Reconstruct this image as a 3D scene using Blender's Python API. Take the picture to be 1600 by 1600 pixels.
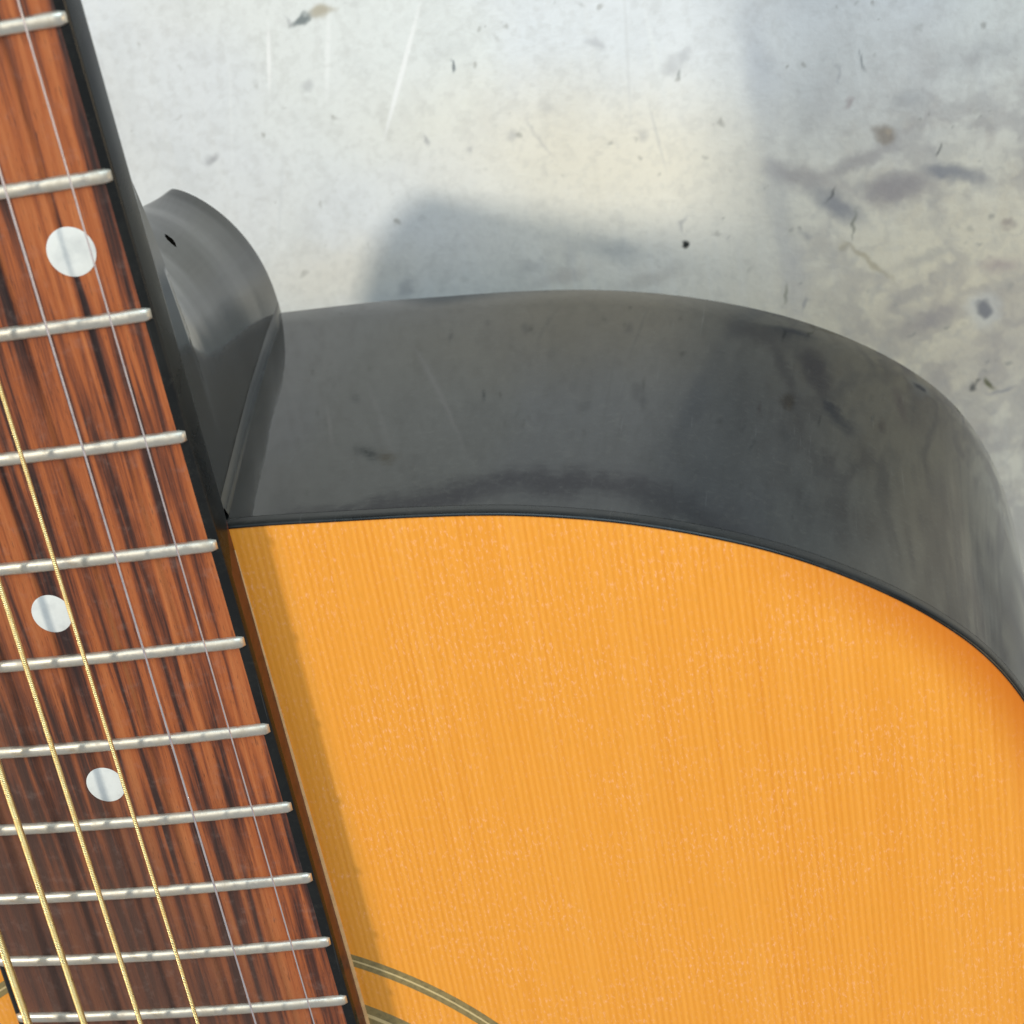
import bpy, math, random
import numpy as np
from mathutils import Matrix, Vector
random.seed(7)
sc = bpy.context.scene
for o in list(bpy.data.objects):
    bpy.data.objects.remove(o)

MM = 0.001
TABLE = -141.5                 # table top in guitar millimetres (fretboard surface = 0)
def W(x, y, z):                # guitar millimetres -> world metres (table top at z = 0)
    return Vector((x * MM, y * MM, (z - TABLE) * MM))

# ------------------------------------------------------------------ camera
cam = bpy.data.cameras.new('camera')
cam_o = bpy.data.objects.new('camera', cam)
sc.collection.objects.link(cam_o)
rot = Matrix(((0.97624423, 0.07941932, 0.20159309),
              (-0.1710632, 0.8535443, 0.49213769),
              (-0.13298339, -0.51493174, 0.84685342)))
cam_o.matrix_world = Matrix.Translation(W(123.596, 133.542, 255.411)) @ rot.to_4x4()
cam.sensor_width = 36
cam.lens = 3118.41 * 36 / 1600
cam.shift_x = 34.80 / 1600
cam.shift_y = 350.03 / 1600
cam.clip_start = 0.01
cam.clip_end = 50
cam.dof.use_dof = True
cam.dof.focus_distance = 0.315
cam.dof.aperture_fstop = 34
sc.camera = cam_o

# ------------------------------------------------------------------ light
world = bpy.data.worlds.new('World')
sc.world = world
world.use_nodes = True
bg = world.node_tree.nodes['Background']
bg.inputs[0].default_value = (0.92, 0.975, 1.03, 1)
bg.inputs[1].default_value = 0.45

def area_lamp(name, aim, direction, dist, size, power, col, shape='DISK', size_y=None):
    l = bpy.data.lights.new(name, 'AREA')
    l.shape = shape
    l.size = size
    if size_y:
        l.size_y = size_y
    l.energy = power
    l.color = col
    o = bpy.data.objects.new(name, l)
    sc.collection.objects.link(o)
    d = Vector(direction).normalized()
    o.location = aim + d * dist
    o.rotation_euler = d.to_track_quat('Z', 'Y').to_euler()
    return o
AIM = W(60, 20, -60)
area_lamp('workshop_lamp', AIM, (-1.03, 0.47, 1.0), 2.0, 0.19, 25.5, (1.0, 0.95, 0.82))
area_lamp('bench_lamp', W(120, 0, -141), (1.0, 0.12, 0.85), 0.60, 0.25, 0.70, (1.0, 0.76, 0.45))
area_lamp('cool_fill', W(60, 40, -141), (0.25, 1.0, 0.75), 1.5, 1.0, 12.5, (0.64, 0.86, 1.0), 'RECTANGLE', 0.8)  # large cool fill added out of view to lift the heel's shadow

sc.view_settings.view_transform = 'Standard'
sc.view_settings.look = 'None'
sc.view_settings.exposure = 0
sc.view_settings.gamma = 1
sc.render.engine = 'CYCLES'
sc.cycles.max_bounces = 5
sc.cycles.diffuse_bounces = 3
sc.cycles.glossy_bounces = 3
sc.cycles.caustics_reflective = False

# ------------------------------------------------------------------ node helpers
class Mat:
    def __init__(self, name):
        self.m = bpy.data.materials.new(name)
        self.m.use_nodes = True
        self.t = self.m.node_tree
        self.b = self.t.nodes['Principled BSDF']
    def n(self, kind, **kw):
        x = self.t.nodes.new(kind)
        for k, v in kw.items():
            setattr(x, k, v)
        return x
    def put(self, sock, v):
        if isinstance(v, bpy.types.NodeSocket):
            self.t.links.new(v, sock)
        elif v is not None:
            try:
                sock.default_value = v
            except Exception:
                sock.default_value = (*v, 1)
    def math(self, op, a, b=None, c=None, clamp=False):
        x = self.n('ShaderNodeMath', operation=op, use_clamp=clamp)
        for s, v in zip(x.inputs, (a, b, c)):
            self.put(s, v)
        return x.outputs[0]
    def coords(self, offset=(0, 0, 0)):
        """object coordinates in millimetres"""
        tc = self.n('ShaderNodeTexCoord')
        x = self.n('ShaderNodeVectorMath', operation='MULTIPLY_ADD')
        self.put(x.inputs[0], tc.outputs['Object'])
        x.inputs[1].default_value = (1000, 1000, 1000)
        x.inputs[2].default_value = offset
        return x.outputs[0]
    def scale(self, v, s):
        x = self.n('ShaderNodeVectorMath', operation='MULTIPLY')
        self.put(x.inputs[0], v)
        x.inputs[1].default_value = s
        return x.outputs[0]
    def noise(self, v, scale, detail=3, rough=0.5, dist=0.0, out='Fac'):
        x = self.n('ShaderNodeTexNoise')
        self.put(x.inputs['Vector'], v)
        x.inputs['Scale'].default_value = scale
        x.inputs['Detail'].default_value = detail
        x.inputs['Roughness'].default_value = rough
        x.inputs['Distortion'].default_value = dist
        return x.outputs[out]
    def ramp(self, f, stops, interp='LINEAR'):
        x = self.n('ShaderNodeValToRGB')
        self.put(x.inputs[0], f)
        cr = x.color_ramp
        cr.interpolation = interp
        while len(cr.elements) < len(stops):
            cr.elements.new(0.5)
        for e, (p, c) in zip(cr.elements, stops):
            e.position = p
            e.color = (c, c, c, 1) if isinstance(c, (int, float)) else (*c, 1)
        return x.outputs[0]
    def rng(self, f, a, b, c=0.0, d=1.0, smooth=True):
        x = self.n('ShaderNodeMapRange', interpolation_type='SMOOTHSTEP' if smooth else 'LINEAR')
        self.put(x.inputs[0], f)
        for i, v in zip((1, 2, 3, 4), (a, b, c, d)):
            x.inputs[i].default_value = v
        return x.outputs[0]
    def mix(self, f, a, b, mode='MIX'):
        x = self.n('ShaderNodeMix', data_type='RGBA', blend_type=mode)
        self.put(x.inputs[0], f)
        self.put(x.inputs[6], a)
        self.put(x.inputs[7], b)
        return x.outputs[2]
    def bump(self, h, strength, dist):
        x = self.n('ShaderNodeBump')
        x.inputs['Strength'].default_value = strength
        x.inputs['Distance'].default_value = dist
        self.put(x.inputs['Height'], h)
        self.t.links.new(x.outputs[0], self.b.inputs['Normal'])
    def set(self, **kw):
        for k, v in kw.items():
            self.put(self.b.inputs[k.replace('_', ' ')], v)
    def sep(self, v):
        x = self.n('ShaderNodeSeparateXYZ')
        self.put(x.inputs[0], v)
        return x.outputs

BASE = (0, -200, -107.5)          # the guitar's local origin, in guitar millimetres

# ------------------------------------------------------------------ materials
def mat_table():
    M = Mat('worn_white_paint')
    P = M.coords()
    a = M.n('ShaderNodeAttribute', attribute_name='paint')
    fine = M.noise(P, 0.8, 3, 0.65)
    col = M.mix(M.rng(fine, 0.48, 0.78, 0, 0.10), a.outputs['Color'], (0.42, 0.42, 0.40))
    M.set(Base_Color=col, Roughness=0.5, Specular_IOR_Level=0.35)
    M.bump(fine, 0.45, 0.0002)
    return M.m

def mat_spruce():
    M = Mat('amber_lacquered_spruce')
    P = M.coords(BASE)
    px, py, pz = M.sep(P)
    warp = M.noise(M.scale(P, (0.02, 0.006, 0)), 1.0, 2)
    xw = M.math('ADD', px, M.math('MULTIPLY', M.math('SUBTRACT', warp, 0.5), 0.9))
    c = M.n('ShaderNodeCombineXYZ')
    M.put(c.inputs[0], xw); M.put(c.inputs[1], M.math('MULTIPLY', py, 0.012))
    V = c.outputs[0]
    n1 = M.noise(V, 1.5, 3, 0.6)                       # growth rings, about 1 mm
    w = M.n('ShaderNodeTexWave', wave_type='BANDS', bands_direction='X', wave_profile='SIN')
    M.put(w.inputs['Vector'], V); w.inputs['Scale'].default_value = 0.314 / 1.08
    w.inputs['Distortion'].default_value = 0.7; w.inputs['Detail'].default_value = 2; w.inputs['Detail Scale'].default_value = 0.5
    g = M.math('ADD', M.math('MULTIPLY', n1, 0.68), M.math('MULTIPLY', w.outputs['Fac'], 0.32))
    col = M.ramp(g, [(0.18, (0.74, 0.266, 0.025)), (0.46, (0.82, 0.318, 0.037)), (0.76, (0.89, 0.368, 0.052))])
    broad = M.noise(M.scale(P, (0.045, 0.008, 0)), 1.0, 3)
    col = M.mix(M.rng(broad, 0.35, 0.7, 0, 0.30), col, (0.84, 0.335, 0.040))
    band = M.noise(M.scale(P, (0.16, 0.004, 0)), 1.0, 3, 0.6)
    col = M.mix(M.rng(band, 0.50, 0.72, 0, 0.24), col, (0.90, 0.42, 0.085))
    col = M.mix(M.rng(band, 0.48, 0.30, 0, 0.22), col, (0.76, 0.265, 0.024))
    # medullary flecks, short and pale
    fl = M.noise(M.scale(P, (2.0, 0.9, 0)), 1.0, 3, 0.7)
    fl2 = M.noise(P, 0.09, 2)
    f = M.math('MULTIPLY', M.rng(fl, 0.50, 0.78), M.rng(fl2, 0.34, 0.66, 0.2, 0.9))
    col = M.mix(M.math('MULTIPLY', f, 0.9), col, (0.95, 0.49, 0.27))
    fi = M.noise(M.scale(P, (3.2, 0.35, 0)), 1.0, 2, 0.6)
    col = M.mix(M.rng(fi, 0.5, 0.75, 0, 0.25), col, (0.62, 0.25, 0.02))
    # deeper amber towards the rim of the shoulder: likely a soft shadow, painted in
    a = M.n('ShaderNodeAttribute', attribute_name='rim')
    rim_mix = M.math('MULTIPLY', M.rng(a.outputs['Fac'], 9.5, -1), M.rng(px, 92, 142))
    col = M.mix(M.math('MULTIPLY', rim_mix, 0.95), col, (0.60, 0.155, 0.010))
    M.set(Base_Color=col, Roughness=0.46, Specular_IOR_Level=0.22)
    M.bump(g, 0.12, 0.00012)
    return M.m

def mat_rosewood():
    M = Mat('rosewood')
    P = M.coords(BASE)
    s1 = M.noise(M.scale(P, (0.30, 0.011, 0.2)), 1.0, 3, 0.55, 0.5)
    s2 = M.noise(M.scale(P, (0.62, 0.020, 0.3)), 1.0, 3, 0.55, 0.4)
    s3 = M.noise(M.scale(P, (3.4, 0.16, 0.3)), 1.0, 3, 0.65, 0.3)
    g = M.math('ADD', M.math('MULTIPLY', s1, 0.30), M.math('ADD', M.math('MULTIPLY', s2, 0.58), M.math('MULTIPLY', s3, 0.12)))
    col = M.ramp(g, [(0.405, (0.022, 0.008, 0.007)), (0.452, (0.075, 0.021, 0.011)), (0.50, (0.21, 0.052, 0.017)), (0.555, (0.37, 0.094, 0.023)), (0.66, (0.48, 0.150, 0.044))])
    # greyer, darker bass side and body end: weaker reflection painted in
    px, py, pz = M.sep(P)
    lo = M.math('ADD', M.math('MULTIPLY', px, -0.018), M.math('MULTIPLY', py, -0.008))
    lo = M.math('ADD', lo, M.math('MULTIPLY', M.noise(M.scale(P, (0.08, 0.01, 0)), 1.0, 3), 0.9))
    col = M.mix(M.rng(lo, 0.30, 1.05, 0, 0.80), col, (0.090, 0.042, 0.028))
    pores = M.noise(M.scale(P, (5.5, 0.42, 0.3)), 1.0, 2, 0.6)
    col = M.mix(M.rng(pores, 0.60, 0.72, 0, 0.6), col, (0.035, 0.014, 0.010))
    dust = M.noise(P, 0.35, 5, 0.7)
    col = M.mix(M.rng(dust, 0.5, 0.8, 0, 0.16), col, (0.42, 0.30, 0.26))
    M.set(Base_Color=col, Roughness=0.50, Specular_IOR_Level=0.45)
    M.bump(M.math('ADD', pores, M.math('MULTIPLY', s3, 0.6)), 0.35, 0.00015)
    return M.m

def mat_black(name='black_gloss_lacquer', rough=0.10, wave=0.05, spec=0.5, dark_spot=None, dirt=0.55):
    M = Mat(name)
    P = M.coords(BASE)
    n = M.noise(P, 0.10, 3, 0.5)
    smear = M.noise(P, 0.06, 5, 0.65, 0.5)
    fine = M.noise(P, 1.6, 4, 0.7)
    col = M.mix(M.rng(smear, 0.42, 0.75, 0, 0.5), (0.0045, 0.0052, 0.0050), (0.014, 0.015, 0.013))
    grit = M.noise(P, 0.9, 5, 0.75)
    col = M.mix(M.rng(grit, 0.50, 0.76, 0, dirt), col, (0.055, 0.056, 0.047))
    scuff = M.noise(P, 0.28, 5, 0.7, 0.8)
    col = M.mix(M.rng(scuff, 0.55, 0.75, 0, 0.45), col, (0.040, 0.039, 0.032))
    hair = M.n('ShaderNodeMapping')
    M.put(hair.inputs[0], P); hair.inputs['Rotation'].default_value = (0.2, 0.5, 0.35); hair.inputs['Scale'].default_value = (2.6, 0.03, 0.05)
    hl = M.noise(hair.outputs[0], 1.0, 2, 0.5)
    col = M.mix(M.rng(hl, 0.70, 0.76, 0, 0.35), col, (0.09, 0.09, 0.085))
    if dark_spot:                                              # one small dark spot on the finish
        mp = M.n('ShaderNodeMapping', vector_type='TEXTURE')
        M.put(mp.inputs[0], P); mp.inputs['Location'].default_value = dark_spot; mp.inputs['Rotation'].default_value = (0.3, 0.5, 0); mp.inputs['Scale'].default_value = (1.0, 1.0, 2.2)
        ln = M.n('ShaderNodeVectorMath', operation='LENGTH')
        M.put(ln.inputs[0], mp.outputs[0])
        ck = M.rng(M.math('ADD', ln.outputs['Value'], M.math('MULTIPLY', fine, 1.2)), 1.75, 1.45)
        col = M.mix(ck, col, (0.004, 0.004, 0.003))
        spec = M.math('MULTIPLY', M.math('SUBTRACT', 1.0, ck), spec)
    M.set(Base_Color=col, Roughness=M.math('ADD', M.rng(smear, 0.35, 0.75, rough * 0.6, rough * 1.4), M.rng(grit, 0.5, 0.8, 0, 0.06)),
          Specular_IOR_Level=spec, IOR=1.52)
    M.bump(M.math('ADD', M.noise(P, 0.03, 2), M.math('ADD', M.math('MULTIPLY', n, 0.25), M.math('MULTIPLY', grit, 0.012))), wave, 0.002)
    return M.m

def mat_metal(name, col, rough, wear=(0.5, 0.5, 0.5), scale=1.2, amt=0.5, wind=0):
    M = Mat(name)
    P = M.coords(BASE)
    n = M.noise(P, scale, 4, 0.65)
    c = M.mix(M.rng(n, 0.42, 0.72, 0, amt), col, wear)
    M.set(Base_Color=c, Metallic=1.0, Roughness=M.rng(n, 0.3, 0.75, rough * 0.7, rough * 1.6))
    if wind:
        w = M.n('ShaderNodeTexWave', wave_type='BANDS', bands_direction='Y')
        M.put(w.inputs['Vector'], M.scale(P, (0.3, 1, 0.3))); w.inputs['Scale'].default_value = 0.314 / wind
        M.bump(w.outputs['Fac'], 0.8, 0.00012)
    else:
        M.bump(n, 0.08, 0.0002)
    return M.m

def mat_plain(name, col, rough, var=0.15, scale=0.6, spec=0.5, col2=None):
    M = Mat(name)
    P = M.coords(BASE)
    n = M.noise(P, scale, 4, 0.6)
    c2 = col2 or tuple(v * 0.7 for v in col)
    M.set(Base_Color=M.mix(M.rng(n, 0.4, 0.75, 0, min(1, var * 3)), col, c2), Roughness=rough, Specular_IOR_Level=spec)
    M.bump(n, 0.1, 0.0002)
    return M.m

m_table = mat_table()
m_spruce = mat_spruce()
m_rose = mat_rosewood()
m_black = mat_black('black_gloss_lacquer', 0.05, 0.05, 0.36, None, 0.45)
m_neck = mat_black('black_satin_gloss_neck_finish', 0.12, 0.03, 0.19, (10.0, 48.6, -65), 0.2)
m_edge = mat_black('black_binding', 0.30, 0.02, 0.34, None, 0.12)
m_fret = mat_metal('tarnished_nickel_silver', (0.72, 0.675, 0.58), 0.42, (0.45, 0.41, 0.345), 0.35, 0.7)
m_plain_string = mat_metal('plain_steel', (0.80, 0.74, 0.76), 0.36, (0.58, 0.53, 0.54), 0.8, 0.5)
m_wound = mat_metal('bronze_winding', (1.0, 0.78, 0.36), 0.34, (0.92, 0.62, 0.22), 0.5, 0.6, wind=0.32)
m_pearl = mat_plain('pearl_white', (0.76, 0.765, 0.73), 0.25, 0.25, 0.28, 0.5, (0.58, 0.59, 0.575))
m_bone = mat_plain('bone', (0.75, 0.70, 0.58), 0.35)
m_tan = mat_plain('pale_tan_strip', (0.62, 0.38, 0.17), 0.5, 0.25, 0.5)
m_olive = mat_plain('dark_rosette_wood', (0.27, 0.20, 0.080), 0.5, 0.3, 0.9, 0.3, (0.17, 0.13, 0.055))
m_pale = mat_plain('pale_rosette_line', (0.62, 0.47, 0.23), 0.5, 0.2, 0.9, 0.3, (0.48, 0.36, 0.17))
m_chrome = mat_metal('chrome', (0.8, 0.8, 0.8), 0.15)
m_stain = mat_plain('dark_stained_rosewood', (0.120, 0.034, 0.016), 0.38, 0.3, 0.5, 0.4, (0.060, 0.019, 0.010))
m_foam = mat_plain('dark_foam', (0.03, 0.03, 0.032), 0.9)
m_inside = mat_plain('raw_mahogany_inside', (0.30, 0.17, 0.09), 0.7)

# ------------------------------------------------------------------ mesh helpers
def mk(name, verts, faces, mat, parent, smooth=True, sharp=None):
    me = bpy.data.meshes.new(name)
    me.from_pydata([((x - BASE[0]) * MM, (y - BASE[1]) * MM, (z - BASE[2]) * MM) for x, y, z in verts], [], faces)
    me.update()
    if smooth:
        me.polygons.foreach_set('use_smooth', [True] * len(me.polygons))
        if sharp:
            me.set_sharp_from_angle(angle=math.radians(sharp))
    me.materials.append(mat)
    o = bpy.data.objects.new(name, me)
    sc.collection.objects.link(o)
    o.parent = parent
    return o
def grid(rows, close_u=False, close_v=False):
    """rows: list of equal-length point lists -> verts, faces"""
    n = len(rows[0]); v = [p for r in rows for p in r]; f = []
    R = len(rows)
    for i in range(R if close_v else R - 1):
        for j in range(n if close_u else n - 1):
            a = i * n + j; b = i * n + (j + 1) % n
            c = ((i + 1) % R) * n + (j + 1) % n; d = ((i + 1) % R) * n + j
            f.append((a, b, c, d))
    return v, f
def lerp_table(tab, x):
    if x <= tab[0][0]:
        return tab[0][1]
    for (a, va), (b, vb) in zip(tab[:-1], tab[1:]):
        if x <= b:
            return va + (vb - va) * (x - a) / (b - a)
    return tab[-1][1]

# ------------------------------------------------------------------ the bench
rs = np.random.RandomState(11)
def vnoise(x, y, scale):
    """smooth value noise, feature size 1 / scale millimetres"""
    g = rs.rand(256, 256)
    u, v = x * scale + 37.3, y * scale + 91.7
    iu, iv = np.floor(u).astype(int), np.floor(v).astype(int)
    fu, fv = u - iu, v - iv
    fu = fu * fu * (3 - 2 * fu); fv = fv * fv * (3 - 2 * fv)
    a, b = g[iu % 256, iv % 256], g[(iu + 1) % 256, iv % 256]
    c, d = g[iu % 256, (iv + 1) % 256], g[(iu + 1) % 256, (iv + 1) % 256]
    return (a * (1 - fu) + b * fu) * (1 - fv) + (c * (1 - fu) + d * fu) * fv
def fbm(x, y, scale, octaves=4, rough=0.5):
    out = 0; amp = 1; tot = 0
    for k in range(octaves):
        out = out + amp * vnoise(x, y, scale * 2 ** k); tot += amp; amp *= rough
    return out / tot
def sstep(a, b, t):
    t = np.clip((t - a) / (b - a), 0, 1)
    return t * t * (3 - 2 * t)

def bench_paint(x, y):
    """colour of the worn white paint at bench millimetres x, y: stains, chips, scratches and a painted shadow edge"""
    col = np.zeros((len(x), 3))
    def mix(f, c):
        col[:] = col * (1 - f[:, None]) + np.array(c)[None] * f[:, None]
    wx = x + 3.2 * (fbm(x, y, 0.16, 3) - 0.5) + 1.2 * (fbm(x, y, 0.7, 2) - 0.5)
    wy = y + 3.2 * (fbm(x, y, 0.16, 3) - 0.5) + 1.2 * (fbm(x, y, 0.7, 2) - 0.5)
    col[:] = (0.855, 0.875, 0.865)
    mix(0.8 * sstep(0.46, 0.66, fbm(x, y, 0.022, 3)), (0.82, 0.845, 0.885))
    # yellower towards the near right of the bench
    yel = sstep(62, -12, y + 0.10 * (90 - x)) * (0.45 + 0.55 * sstep(10, 70, x)) + 0.5 * (fbm(x, y, 0.03, 3) - 0.5)
    mix(np.clip(0.80 * yel, 0, 1), (0.86, 0.80, 0.655))
    mix(0.20 * sstep(0.50, 0.74, fbm(wx, wy, 0.055, 5, 0.55)), (0.55, 0.56, 0.57))
    mix(0.12 * sstep(0.55, 0.75, fbm(wx, wy, 0.16, 4, 0.6)), (0.50, 0.50, 0.50))
    mix(0.20 * sstep(0.52, 0.8, fbm(x * 1.0, y * 0.10, 0.5, 3)), (0.88, 0.89, 0.89))
    # grimy right-hand end
    grim = sstep(100, 130, x) * (0.25 + 0.75 * sstep(52, 26, y)) * sstep(0.36, 0.78, fbm(wx, wy, 0.045, 5, 0.6))
    mix(0.26 * grim, (0.48, 0.46, 0.47))
    mix(0.48 * sstep(95, 140, x) * (0.4 + 0.6 * sstep(50, 25, y)) * sstep(0.42, 0.82, fbm(wx, wy, 0.20, 5, 0.65)), (0.45, 0.40, 0.38))
    def mark(cx, cy, rx, ry, deg, c, amt, soft=0.5, warp=True):
        X, Y = (wx, wy) if warp else (x, y)
        a = math.radians(deg)
        dx, dy = X - cx, Y - cy
        u = (dx * math.cos(a) + dy * math.sin(a)) / rx
        v = (-dx * math.sin(a) + dy * math.cos(a)) / ry
        mix(amt * sstep(1 + soft, 1 - soft, np.sqrt(u * u + v * v)), c)
    G = (0.30, 0.30, 0.33); D = (0.06, 0.07, 0.07); T = (0.44, 0.38, 0.27); PU = (0.36, 0.325, 0.335)
    mark(76, 33, 34, 12, -14, (0.91, 0.83, 0.67), .7, .9)
    mark(18, 16, 16, 6, 0, (0.90, 0.83, 0.70), .5, .9)
    rid = 1 - np.abs(2 * fbm(wx, wy, 0.045, 5, 0.6) - 1)
    mark(142, -6, 36, 26, 0, (0.87, 0.77, 0.575), .8, .9)
    mix(0.38 * sstep(98, 128, x) * sstep(50, 26, y) * sstep(0.82, 0.98, rid), (0.36, 0.33, 0.34))
    rid2 = 1 - np.abs(2 * fbm(wx, wy, 0.11, 4, 0.6) - 1)
    mix((0.07 + 0.13 * sstep(98, 128, x) * sstep(55, 30, y)) * sstep(0.84, 0.99, rid2), (0.42, 0.40, 0.39))
    mix(0.16 * sstep(0.50, 0.72, fbm(x, y, 0.6, 3, 0.7)), (0.50, 0.49, 0.47))
    for a in MARKS(G, D, T, PU):
        a = list(a)
        if a[0] > 110 and a[1] < 40 and a[7] >= .6:
            a[6] = min(0.85, a[6] * 1.15)
        mark(*a)
    # small specks all over
    r2 = random.Random(5)
    for k in range(330):
        cx, cy = r2.uniform(-40, 160), r2.uniform(-30, 100)
        r = r2.uniform(0.16, 0.5)
        if cx < 95 and r2.random() < 0.45:
            continue
        mark(cx, cy, r, r * r2.uniform(0.7, 1.8), r2.uniform(0, 180), (0.34, 0.33, 0.30), r2.uniform(0.15, 0.65), 0.6)
    return np.clip(col, 0, 1)
def MARKS(G, D, T, PU):
    soft = [(113, 24, 7, 2.0, -20, PU, .55, .8), (120, 17.5, 5.5, 1.8, -38, G, .7, .7), (131, 18.5, 6, 2.4, 0, PU, .65, .75),
            (124, 26, 7, 1.5, 18, PU, .5, .75), (141, 20.5, 5.0, 1.7, -12, G, .75, .6), (146, 18.6, 3, .9, -15, G, .35, .8),
            (134.6, 35.9, 3.2, 1.8, 10, G, .30, .9), (148, 42, 7, 2.5, 12, G, .22, .9), (136, -8.5, 6, 2.2, 25, PU, .55, .8),
            (129, -4, 8, 2.5, 30, PU, .2, .9), (153, -5, 5, 6, 0, PU, .3, .9), (150, 1, 4, 1.5, 0, (.42, .32, .33), .45, .8),
            (151, -16, 10, 5, 0, PU, .3, .9), (139, -20, 7, 4, 0, PU, .2, .9), (135, 4.5, 5, 1.0, 8, G, .32, .9),
            (107, 47, 2.6, 9, 4, (.44, .47, .54), .40, .95), (108, 22, 2.2, 12, 2, (.47, .48, .52), .28, .95), (109, 4, 2.4, 8, 0, (.46, .45, .49), .30, .95),  # bluish band: dark edge of the neck's shadow painted into the bench
            (74.4, 14, 5, 2.0, -25, (.36, .39, .42), .45, .9), (64, 10.5, 5, 1.4, 10, (.44, .38, .36), .35, .9), (80, 7, 6, 1.6, 5, (.44, .40, .36), .3, .9),
            (57, 13, 2.4, 1.5, 20, G, .25, .9), (30, 11.5, 1.8, 1.2, 20, G, .4, .9), (66, 15, 1.5, 2.0, -30, G, .25, .9),
            (30, 80, 120, 2.4, -8, (0.26, 0.25, 0.29), .75, .8), (60, 76, 150, 3.0, -10, (0.55, 0.54, 0.60), .4, .95)]
    hard = [(20.0, 67.2, 2.7, .75, 8, (.14, .17, .18), .85, .5), (24.6, 68.2, 2.0, .9, 14, T, .75, .6), (17.0, 67.8, .4, 1.2, 0, G, .4, .7),
            (48.6, 54.3, .34, 1.5, -4, (.10, .13, .16), .9, .45), (40.2, 41.7, .45, 1.0, -10, G, .55, .7), (-4.3, 43.6, 1.4, .8, 10, G, .6, .8),
            (49.2, 38.5, .7, .6, 0, G, .4, .8), (57.6, 39.9, 1.0, .8, 0, G, .4, .9), (75.9, 54.6, 2.2, .7, -38, G, .35, .9), (82.8, 36.4, .9, .9, 0, G, .35, .9),
            (90.3, 48.0, 1.6, 1.2, 20, G, .35, .9), (66, 44, 1.6, 1.2, 0, G, .25, .9), (18.6, 54.9, 1.4, .8, 0, G, .35, .9),
            (88.8, 13.4, .95, .95, 0, (.010, .016, .016), .98, .25), (88.8, 17.5, .35, 1.3, 0, G, .45, .7),
            (129.3, 30.1, 1.9, 1.6, 0, (.32, .26, .21), .75, .5), (129.9, 30.7, .7, .5, 0, (.55, .46, .36), .6, .7),
            (139.5, 25.3, .30, 1.3, -28, (.14, .14, .14), .7, .6), (123.0, 13.2, .24, 2.6, -8, (.24, .24, .2), .65, .6),
            (124.7, 6.0, 5.6, .45, -48, (.50, .43, .30), .6, .7), (120.3, 9.2, 1.0, .9, 0, T, .5, .8),
            (118.8, 20.0, 1.4, .26, 50, D, .55, .6), (107.2, 0.2, .3, 2.0, -10, (.24, .24, .18), .65, .6), (111, -3, .3, 1.5, 0, G, .5, .6),
            (126, 43.9, .28, 1.4, 0, (.18, .2, .21), .65, .6), (121, 42.6, .28, 1.8, 0, G, .35, .7), (123, 37, .7, .8, 0, (.42, .34, .34), .5, .7),
            (91.6, 46.5, .3, .9, 0, (.18, .2, .2), .55, .6), (93, 49.5, 1.2, .8, 30, G, .35, .8),
            (152.2, 9.2, 1.6, .8, 12, (.36, .29, .27), .55, .7), (113.5, 12.5, 1.0, .9, 0, G, .4, .8),
            (147.3, -22.8, .7, 1.6, 22, (.09, .10, .03), .85, .5), (143.6, -24.6, .8, .8, 0, D, .7, .6), (144.6, -22.9, .35, 1.1, -35, D, .55, .6),
            (149, -25.2, 2.4, .5, 8, G, .5, .7),
            (146.5, -7.6, 3.2, 2.9, 0, (.76, .74, .69), .6, .5), (146.5, -7.4, 1.5, 1.25, 0, (.19, .19, .22), .8, .5)]
    lines = [(37.9, 54.5, .46, 11.5, -26.5, (.99, .99, .99), .95, .6, False), (12.2, 61.4, .40, 5.6, -12, (.99, .99, .99), .9, .7, False), (24, 60, .5, 7, -14, (.97, .98, .98), .7, .7, False),
             (82.4, 52, .3, 11, -5, (.6, .6, .6), .3, .7, False), (87.5, 52, .45, 7, 6, (.88, .9, .9), .4, .7, False), (86, 36, .3, 6, 7, (.5, .5, .5), .35, .7, False), (63, 38, .4, 4, 22, G, .25, .8),
             (2, 52, .3, 10, -12, (.9, .92, .93), .4, .7, False), (8, 33, .35, 9, -16, (.55, .57, .6), .2, .8, False)]
    return soft + hard + lines

def axis(a, b, lo, hi, fine):
    left = list(np.linspace(lo, a, 110)[:-1]); right = list(np.linspace(b, hi, 110)[1:])
    return np.array(left + list(np.arange(a, b, fine)) + [b] + right)
gx = axis(-42, 164, -750, 850, 0.32); gy = axis(-52, 98, -800, 700, 0.32)
XX, YY = np.meshgrid(gx, gy)
nx_, ny_ = len(gx), len(gy)
co = np.zeros((nx_ * ny_ + 8, 3)); co[:nx_ * ny_, 0] = XX.ravel() * MM; co[:nx_ * ny_, 1] = YY.ravel() * MM
ii = (np.arange(ny_ - 1)[:, None] * nx_ + np.arange(nx_ - 1)[None]).ravel()
quads = np.stack([ii, ii + 1, ii + nx_ + 1, ii + nx_], 1)
q0 = nx_ * ny_
for k, (a, b) in enumerate(((-.75, -.8), (.85, -.8), (.85, .7), (-.75, .7))):
    co[q0 + k] = (a, b, -0.0004); co[q0 + 4 + k] = (a, b, -0.04)
body = np.array([(q0, q0 + 4, q0 + 5, q0 + 1), (q0 + 1, q0 + 5, q0 + 6, q0 + 2), (q0 + 2, q0 + 6, q0 + 7, q0 + 3), (q0 + 3, q0 + 7, q0 + 4, q0), (q0 + 7, q0 + 6, q0 + 5, q0 + 4)])
quads = np.concatenate([quads, body])
bench = bpy.data.meshes.new('table_top')
bench.vertices.add(len(co)); bench.vertices.foreach_set('co', co.ravel())
bench.loops.add(quads.size); bench.loops.foreach_set('vertex_index', quads.ravel())
bench.polygons.add(len(quads)); bench.polygons.foreach_set('loop_start', np.arange(0, quads.size, 4))
bench.update(calc_edges=True)
bench.validate()
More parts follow.
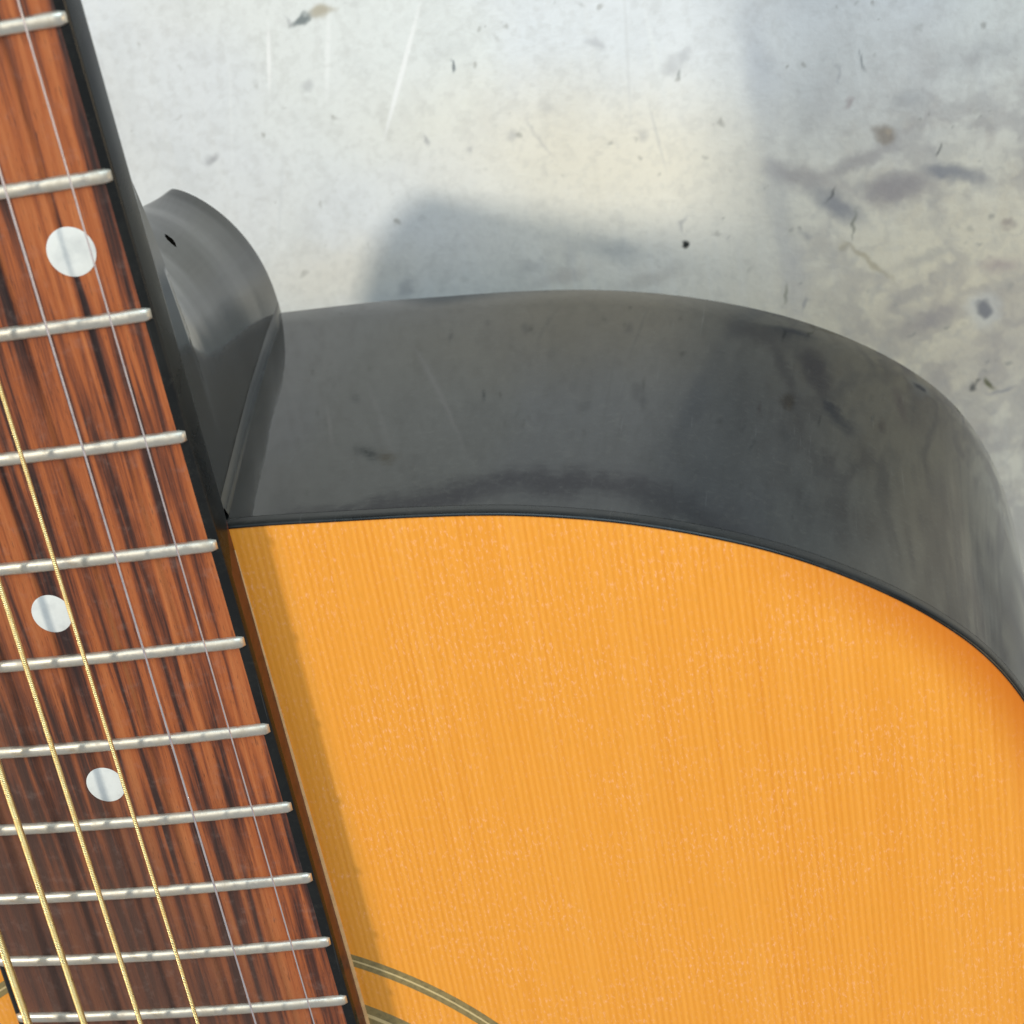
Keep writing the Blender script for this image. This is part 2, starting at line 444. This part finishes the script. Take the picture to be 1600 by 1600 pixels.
pa = bench.attributes.new('paint', 'FLOAT_COLOR', 'POINT')
rgba = np.ones((len(co), 4)); rgba[:, :3] = bench_paint(co[:, 0] * 1000, co[:, 1] * 1000)
pa.data.foreach_set('color', rgba.ravel())
bench.materials.append(m_table)
table = bpy.data.objects.new('table_top', bench)
sc.collection.objects.link(table)
table['kind'] = 'structure'

# ------------------------------------------------------------------ the guitar
guitar = bpy.data.objects.new('acoustic_guitar', None)
sc.collection.objects.link(guitar)
guitar.empty_display_size = 0.05
guitar.location = W(*BASE)
guitar['label'] = 'acoustic guitar with amber spruce top, glossy black sides and rosewood fretboard'
guitar['category'] = 'guitar'

L = 648.0
YN = 380.0                                       # the nut, in guitar Y
def fy(n): return YN - L * (1 - 2 ** (-n / 12))
def hw(y): return 21.7 + (27.76 - 21.7) * (YN - y) / 324.0
TOP = -6.5                                       # soundboard plane
JY = 20.6                                        # neck joint

# outline of the body, treble half (edge of the amber top)
half = [(0, 20.7), (29.1, 20.5), (42.4, 19.8), (56.8, 18.9), (69.1, 17.7), (80.1, 15.9), (89.1, 13.8), (98, 11.1), (106.9, 7.8), (115.6, 3.6),
        (124.1, -1.6), (130.8, -6.8), (136.6, -12.7), (141.6, -20.6), (145.6, -31), (148.2, -46), (148.5, -70), (145, -104), (140, -140), (138.4, -172),
        (142, -208), (153, -248), (170, -293), (185, -334), (194, -370), (196, -402), (190, -431), (175, -455), (150, -472), (110, -483), (60, -488.6), (0, -490)]
ctrl = half + [(-x, y) for x, y in reversed(half[1:-1])]
def spline(pts, per):
    out = []; n = len(pts)
    for i in range(n):
        p0, p1, p2, p3 = (pts[(i + k) % n] for k in (-1, 0, 1, 2))
        for s in range(per):
            t = s / per
            out.append(tuple(0.5 * (2 * b + (c - a) * t + (2 * a - 5 * b + 4 * c - d) * t * t + (3 * b - a - 3 * c + d) * t ** 3)
                             for a, b, c, d in zip(p0, p1, p2, p3)))
    return out
O = spline(ctrl, 8)
# smooth a little
for _ in range(6):
    O = [tuple(0.25 * a + 0.5 * b + 0.25 * c for a, b, c in zip(O[i - 1], O[i], O[(i + 1) % len(O)])) for i in range(len(O))]
def normals(P):
    out = []
    for i in range(len(P)):
        a, b = P[i - 1], P[(i + 1) % len(P)]
        dx, dy = b[0] - a[0], b[1] - a[1]; l = math.hypot(dx, dy)
        out.append((-dy / l, dx / l))
    return out
ON = normals(O)                                  # outward for a clockwise outline
def off(d): return [(x + nx * d, y + ny * d) for (x, y), (nx, ny) in zip(O, ON)]
BIND = 0.65
RIM = off(BIND)
def depth(x, y): return 99.8 + 0.027 * max(0, abs(x) - 27) + 0.03 * max(0, -y - 20)

# soundboard with soundhole, very slightly domed
HC = (0, -124.1); HR = 50.0
def rim_drop(d): return 0.9 * (1 - min(d / 24.0, 1)) ** 2
rows = []; rimv = []
ts = [0, .25, .5, .68, .80, .87, .92, .95, .97, .985, 1.0]
for t in ts:
    r = []
    for x, y in O:
        a = math.atan2(y - HC[1], x - HC[0]); hx, hy = HC[0] + HR * math.cos(a), HC[1] + HR * math.sin(a)
        X, Y = hx + (x - hx) * t, hy + (y - hy) * t
        r.append((X, Y, 0))
    rows.append(r)
step = O[::2]
def dist_rim(X, Y): return min(math.hypot(X - a, Y - b) for a, b in step)
for i, r in enumerate(rows):
    for j, (X, Y, _) in enumerate(r):
        d = 0 if i == len(rows) - 1 else dist_rim(X, Y)
        side = min(1, max(0, (abs(X) - 30) / 40))
        r[j] = (X, Y, TOP - rim_drop(d) * side)
        rimv.append(d)
edge_z = [p[2] for p in rows[-1]]
v, f = grid(rows, close_u=True)
n0 = len(v)
for p in rows[0]:
    v.append((p[0], p[1], p[2] - 3.0)); rimv.append(60)
nO = len(O)
f += [(j, n0 + j, n0 + (j + 1) % nO, (j + 1) % nO) for j in range(nO)]
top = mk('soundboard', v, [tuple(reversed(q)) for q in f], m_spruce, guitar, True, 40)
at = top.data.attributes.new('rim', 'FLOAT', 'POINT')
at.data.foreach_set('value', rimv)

# black binding, rounded over the top edge
prof = []
for k in range(7):
    a = math.pi / 2 * k / 6
    prof.append((BIND * math.sin(a), -1.2 * (1 - math.cos(a))))
rows = [[(x + nx * -0.05, y + ny * -0.05, z - 1.5) for (x, y), (nx, ny), z in zip(O, ON, edge_z)]]
for d, dz in prof:
    rows.append([(x + nx * d, y + ny * d, z + 0.12 + dz) for (x, y), (nx, ny), z in zip(O, ON, edge_z)])
rows.append([(x + nx * BIND, y + ny * BIND, z - 2.4) for (x, y), (nx, ny), z in zip(O, ON, edge_z)])
v, f = grid(rows, close_u=True)
mk('binding', v, [tuple(reversed(q)) for q in f], m_edge, top)

# rosette: two ringed inlays round the soundhole
def ring(name, r0, r1, mat, dz, a0=0, a1=360, n=160):
    rows = []
    for rr, z in ((r0, TOP - 0.4), (r0, TOP + dz), (r1, TOP + dz), (r1, TOP - 0.4)):
        rows.append([(HC[0] + rr * math.cos(math.radians(a0 + (a1 - a0) * k / n)), HC[1] + rr * math.sin(math.radians(a0 + (a1 - a0) * k / n)), z) for k in range(n)])
    v, f = grid(rows, close_u=True)
    return mk(name, v, [tuple(reversed(q)) for q in f], mat, top, True, 30)
for r0, r1, m in ((69.75, 70.75, m_olive), (70.75, 71.1, m_pale), (71.1, 72.1, m_olive),
                  (57.2, 60.2, m_olive), (60.2, 60.9, m_pale), (60.9, 62.6, m_olive)):
    ring('rosette_ring', r0, r1, m, 0.05)

# sides
def bot(x, y): return TOP - depth(x, y)
rows = []
for k in range(13):
    t = k / 12
    rows.append([(x, y, (z - 2.2) * (1 - t) + (bot(x, y) + 1.2) * t) for (x, y), z in zip(RIM, edge_z)])
for k in range(1, 6):
    a = math.pi / 2 * k / 5
    rows.append([(x + nx * (BIND - 1.2 * (1 - math.cos(a))), y + ny * (BIND - 1.2 * (1 - math.cos(a))), bot(x, y) + 1.2 - 1.2 * math.sin(a)) for (x, y), (nx, ny) in zip(O, ON)])
v, f = grid(rows, close_u=True)
mk('side', v, [tuple(reversed(q)) for q in f], m_black, guitar)
# back plate
rows = []
for t in (0.02, .3, .6, .85, 1.0):
    rows.append([((x + nx * (BIND - 1.25)) * t, -200 + (y + ny * (BIND - 1.25) + 200) * t, bot(x, y) + 0.02 - 0.6 * (1 - t * t)) for (x, y), (nx, ny) in zip(O, ON)])
v, f = grid(rows, close_u=True)
f.append(tuple(range(nO)))
mk('back', v, f, m_black, guitar)

# neck and heel: sections lofted along the neck
WJ = [(-107.2, 13.3), (-105.4, 13.5), (-89, 15.2), (-60.5, 18.9), (-38.5, 22.2), (-8, 26.9), (0, 27.4)]
FZ = [(-107.2, 48.4), (-101, 48.7), (-95, 49.2), (-85, 50.2), (-70, 52.2), (-55, 55.2), (-45, 58.5), (-36, 63.5), (-30, 70), (-26, 79), (-24, 92), (-23, 110)]
def neck_thick(y): return 15.5 if y < 100 else 15.5 - 2.5 * (y - 100) / 280
def neck_half(y, z):
    q = max(0, (TOP - z) / neck_thick(y))
    return 0.0 if q >= 1 else (hw(y) - 0.45) * math.sqrt(1 - q ** 1.9)
ys = [21.0]
while ys[-1] < 372: ys.append(ys[-1] + (4 if ys[-1] < 130 else 12))
ys.append(380.0)
rows = []
for y in ys:
    r = []
    for k in range(25):
        t = math.sin(k / 24 * math.pi / 2)
        z = TOP + 0.05 - neck_thick(y) * t
        r.append((neck_half(y, min(z, TOP)) if k < 24 else 0.0, z))
    rows.append([(w, y, z) for w, z in r] + [(-w, y, z) for w, z in reversed(r[:-1])])
v, f = grid(rows)
f = [tuple(reversed(q)) for q in f]
n = len(rows[0])
f.append(tuple(len(v) - 1 - k for k in range(n)))
SY = 21.9                                         # the heel meets the side of the body here
SS = [math.sin(k / 44 * math.pi / 2) for k in range(45)]
def heel_ring(z0):
    w = lerp_table(WJ, z0); fr = lerp_table(FZ, z0)
    e = 0.72 - 0.20 * min(1, max(0, (z0 + 101) / 30))
    ch = 1.25 * min(1, max(0, (z0 + 107.1) / 10))  # bevel that runs down the joint
    lift = 6.0 * max(0, 1 - (z0 + 107.1) / 30) / 28.0
    r = [(w + ch, SY - 1.2), (w + ch * 0.55, SY + 0.35), (w + 0.05, SY + 1.0)]
    y0 = SY + 1.08
    for s_ in SS:
        y = y0 + (fr - y0) * s_
        r.append((w * max(0, 1 - s_ ** 2.3) ** e, y))
    r = [(a, b, z0 + lift * (b - 20.6)) for a, b in r]
    return r + [(-a, b, c) for a, b, c in reversed(r[:-1])]
zs = [-107.1, -106.6, -106, -105, -104, -102.5] + [-101 + 2.0 * k for k in range(36)] + [-28, -26.5, -25, -24, -23, -21, -18, -14, -10]
hr = [heel_ring(z) for z in zs]
hv, hf = grid(hr)
b0 = len(v)
v += hv
f += [tuple(b0 + a for a in q) for q in hf]
neck = mk('neck', v, f, m_neck, guitar, True, 28)
# heel cap: thin plate under the heel
poly = [(a, b, c) for a, b, c in hr[0][1:-1]]
n = len(poly)
v = [(a * .99, b, c + 0.02) for a, b, c in poly] + [(a * .985, b - 0.2, c - 0.4) for a, b, c in poly]
f = [tuple(range(n)), tuple(reversed(range(n, 2 * n)))] + [(i, n + i, n + (i + 1) % n, (i + 1) % n) for i in range(n)]
mk('heel_cap', v, f, m_edge, neck, False)

# fretboard with radius
RAD = 406.0
def fz(x): return -x * x / (2 * RAD)
YE = -76.5                                        # end of the board over the soundhole
BW = 1.55                                         # binding width
def strip(xa, xb, k, n): return xa + (xb - xa) * k / n
by = [380 - i * (380 - YE) / 60 for i in range(61)]
rows = []
for y in by:
    w = hw(y) - BW
    rows.append([(strip(-w, w, k, 16), y, fz(strip(-w, w, k, 16))) for k in range(17)])
v, f = grid(rows)
# underside and end
n1 = len(v)
w = hw(YE) - BW
v += [(x, yy, TOP + 0.05) for x, yy, _ in rows[-1]]
f += [((60) * 17 + k, n1 + k, n1 + k + 1, 60 * 17 + k + 1) for k in range(16)]
board = mk('fretboard', v, f, m_rose, guitar, True, 40)
for s in (-1, 1):
    rows = []
    for y in by:
        w = hw(y)
        zl = TOP + 0.02 if y > JY + 1 else -2.6
        p = [(w - BW, fz(w - BW) + 0.03), (w - 0.7, fz(w - 0.7) + 0.03), (w - 0.35, fz(w) - 0.02), (w - 0.1, fz(w) - 0.18), (w, fz(w) - 0.5), (w, zl), (w - BW, zl)]
        rows.append([(s * a, y, z) for a, z in p])
    v, f = grid(rows, close_u=True)
    f.append(tuple(range(7))); f.append(tuple(len(v) - 7 + k for k in reversed(range(7))))
    if s > 0: pass
    else: f = [tuple(reversed(q)) for q in f]
    mk('binding', v, f, m_edge, board, True, 50)
    rows = []
    for y in [JY + 4] + [yy for yy in by if yy < JY + 1]:
        w = hw(y) - 0.06
        rows.append([(s * (w - 1.2), y, TOP + 0.02), (s * (w - 1.2), y, -2.55), (s * w, y, -2.55), (s * w, y, TOP + 0.02)])
    v, f = grid(rows, close_u=True)
    f.append((0, 1, 2, 3)); f.append(tuple(len(v) - 1 - k for k in range(4)))
    mk('board_edge', v, f if s < 0 else [tuple(reversed(q)) for q in f], m_stain, board, True, 40)
# pale strip along the foot of the board
rows = []
for i in range(25):
    y = 17.0 - (17.0 - YE) * i / 24
    k = min(1, i / 16)
    w = hw(y); a = 0.12 + 0.42 * k
    rows.append([(w - 0.1, y, TOP + a), (w + a * 0.55, y, TOP + a * 0.8), (w + a * 0.75, y, TOP), ])
v, f = grid(rows)
mk('edge_strip', v, f, m_tan, board)

# frets
for nfr in range(1, 21):
    y0 = fy(nfr); w = hw(y0) - 0.35
    cw, ch = 1.00, 0.85
    rows = []
    xs = [-w, -w + 0.35, -w + 0.8] + [strip(-w + 1.6, w - 1.6, k, 14) for k in range(15)] + [w - 0.8, w - 0.35, w]
    for x in xs:
        e = min(1.0, (w - abs(x)) / 0.9)
        h = ch * (0.30 + 0.70 * math.sqrt(max(0, 1 - (1 - e) ** 2)))
        ww = cw * (0.72 + 0.28 * e)
        jit = 0.04 * math.sin(x * 0.7 + nfr)
        rows.append([(x, y0 + ww * math.cos(math.pi * k / 8), fz(x) + 0.02 + (h + jit) * math.sin(math.pi * k / 8) ** 0.8) for k in range(9)])
    v, f = grid(rows)
    f.append(tuple(reversed(range(9)))); f.append(tuple(len(v) - 9 + k for k in range(9)))
    mk('fret', v, [tuple(reversed(q)) for q in f], m_fret, board, True, 60)

# position markers
def dot(x, y, r):
    n = 40
    v = [(x, y, fz(x) + 0.09)]
    for rr, dz in ((r * 0.5, 0.09), (r * 0.92, 0.08), (r, 0.03), (r, -0.5)):
        v += [(x + rr * math.cos(2 * math.pi * k / n), y + rr * math.sin(2 * math.pi * k / n), fz(x + rr * math.cos(2 * math.pi * k / n)) + dz) for k in range(n)]
    f = [(0, 1 + k, 1 + (k + 1) % n) for k in range(n)]
    for i in range(3):
        f += [(1 + i * n + k, 1 + (i + 1) * n + k, 1 + (i + 1) * n + (k + 1) % n, 1 + i * n + (k + 1) % n) for k in range(n)]
    mk('position_marker', v, f, m_pearl, board, True, 50)
def mid(n): return (fy(n) + fy(n - 1)) / 2
for n_, r in ((3, 3.1), (5, 3.1), (7, 3.1), (9, 3.1), (15, 3.15), (17, 3.15)):
    dot(0, mid(n_), r)
dot(18.7, 66.0, 3.45); dot(-18.7, 66.0, 3.45)

# nut and headstock
def box_part(name, x0, x1, y0, y1, z0, z1, mat, parent, bev=0.6):
    rows = []
    for z, i in ((z0, 0), (z1 - bev, 0), (z1 - bev * .3, bev * .3), (z1, bev)):
        rows.append([(x0 + i, y0 + i, z), (x1 - i, y0 + i, z), (x1 - i, y1 - i, z), (x0 + i, y1 - i, z)])
    v, f = grid(rows, close_u=True)
    f.append((3, 2, 1, 0)); f.append(tuple(len(v) - 4 + k for k in range(4)))
    return mk(name, v, f, mat, parent, False)
box_part('nut', -21.6, 21.6, 380, 385, -7, 1.6, m_bone, guitar)
hs = [(22, 385), (26, 400), (33, 420), (36, 440), (35, 500), (33, 560), (20, 572), (0, 568)]
hs = hs + [(-a, b) for a, b in reversed(hs[:-1])]
def hz(y, top): return (-2.0 if top else -17.0) - (y - 385) * 0.21
n = len(hs)
v = [(a, b, hz(b, True)) for a, b in hs] + [(a, b, hz(b, False)) for a, b in hs]
f = [tuple(range(n)), tuple(reversed(range(n, 2 * n)))] + [(i, n + i, n + (i + 1) % n, (i + 1) % n) for i in range(n)]
head = mk('headstock', v, f, m_black, guitar, False)
posts = []
for s in (-1, 1):
    for k in range(3):
        px, pyy = s * 22, 425 + k * 44
        zt = hz(pyy, True)
        rows = [[(px + rr * math.cos(2 * math.pi * j / 16), pyy + rr * math.sin(2 * math.pi * j / 16), zt + dz) for j in range(16)]
                for rr, dz in ((5, -.2), (5, 1.2), (3, 1.8), (3, 7), (2.4, 9), (3, 10.5), (2.2, 12))]
        v, f = grid(rows, close_u=True)
        f.append(tuple(len(v) - 16 + j for j in range(16)))
        mk('tuning_post', v, f, m_chrome, head, True, 40)
        box_part('tuning_key', s * 45 - 5, s * 45 + 5, pyy - 8, pyy + 8, zt - 14, zt - 8, m_chrome, head, 1.5)
        box_part('tuning_shaft', min(s * 32, s * 42), max(s * 32, s * 42), pyy - 2, pyy + 2, zt - 13, zt - 9, m_chrome, head, .5)
        posts.append((px, pyy, zt + 8))

# bridge
YS = YN - L                                      # saddle
bo = [(0, YS + 14), (40, YS + 14), (60, YS + 11), (76, YS + 8), (78, YS + 2), (74, YS - 8), (50, YS - 12), (0, YS - 18)]
bo = bo + [(-a, b) for a, b in reversed(bo[1:-1])]
rows = [[(a, b, TOP) for a, b in bo], [(a, b, TOP + 5) for a, b in bo], [(a * .97, YS - 2 + (b - YS + 2) * .88, TOP + 8) for a, b in bo]]
v, f = grid(rows, close_u=True)
f.append(tuple(len(v) - len(bo) + k for k in range(len(bo))))
bridge = mk('bridge', v, [tuple(reversed(q)) for q in f], m_rose, guitar, False)
box_part('saddle', -37, 37, YS - 1.5, YS + 1.5, TOP + 7, TOP + 11.6, m_bone, bridge)

# strings
def tube(name, pts, r, mat, ns=10):
    rows = []
    for i, p in enumerate(pts):
        p = Vector(p)
        d = (Vector(pts[min(i + 1, len(pts) - 1)]) - Vector(pts[max(i - 1, 0)])).normalized()
        s = d.cross(Vector((0, 0, 1))).normalized(); u = s.cross(d)
        rows.append([tuple(p + s * r * math.cos(2 * math.pi * k / ns) + u * r * math.sin(2 * math.pi * k / ns)) for k in range(ns)])
    v, f = grid(rows, close_u=True)
    return mk(name, v, f, mat, guitar)
D = [0.26, 0.36, 0.66, 0.85, 1.10, 1.36]
for i in range(6):
    k = 2.5 - i
    xn, xs_ = k * 7.35, k * 11.2
    pts = []
    order = [3, 4, 5, 2, 1, 0][i]
    px, pyy, pz = posts[order]
    pts.append((px - math.copysign(3.2, px), pyy, pz))
    zn = 1.9
    pts.append((xn, 386.0, zn - 0.3)); pts.append((xn, 382.5, zn)); 
    for j in range(1, 24):
        t = j / 24
        yy = 380 + (YS - 380) * t
        pts.append((xn + (xs_ - xn) * t, yy, zn + (TOP + 11.9 - zn) * t))
    pts.append((xs_, YS, TOP + 11.9))
    pts.append((xs_, YS - 6, TOP + 7.5))
    s = tube('string', pts, D[i] / 2, m_plain_string if i < 2 else m_wound)
    rr = 2.4
    rows = [[(xs_ + q * math.cos(2 * math.pi * j / 16), YS - 7 + q * math.sin(2 * math.pi * j / 16), z) for j in range(16)] for q, z in ((2.2, TOP + 6), (2.2, TOP + 8.2), (3, TOP + 8.8), (3, TOP + 10.2), (1.6, TOP + 11.4))]
    v, f = grid(rows, close_u=True)
    f.append(tuple(len(v) - 16 + j for j in range(16)))
    mk('bridge_pin', v, f, m_bone, bridge, True, 40)

# padded rest under the body that keeps the guitar clear of the bench
zb0, zb1 = TABLE, -108.2
rest = box_part('padded_rest', -85, 85, -330, -130, zb0 + 0.2, zb1 - 1.4, m_foam, None, 3.0)
rest.parent = table
rest.matrix_parent_inverse = Matrix.Translation(W(*BASE))
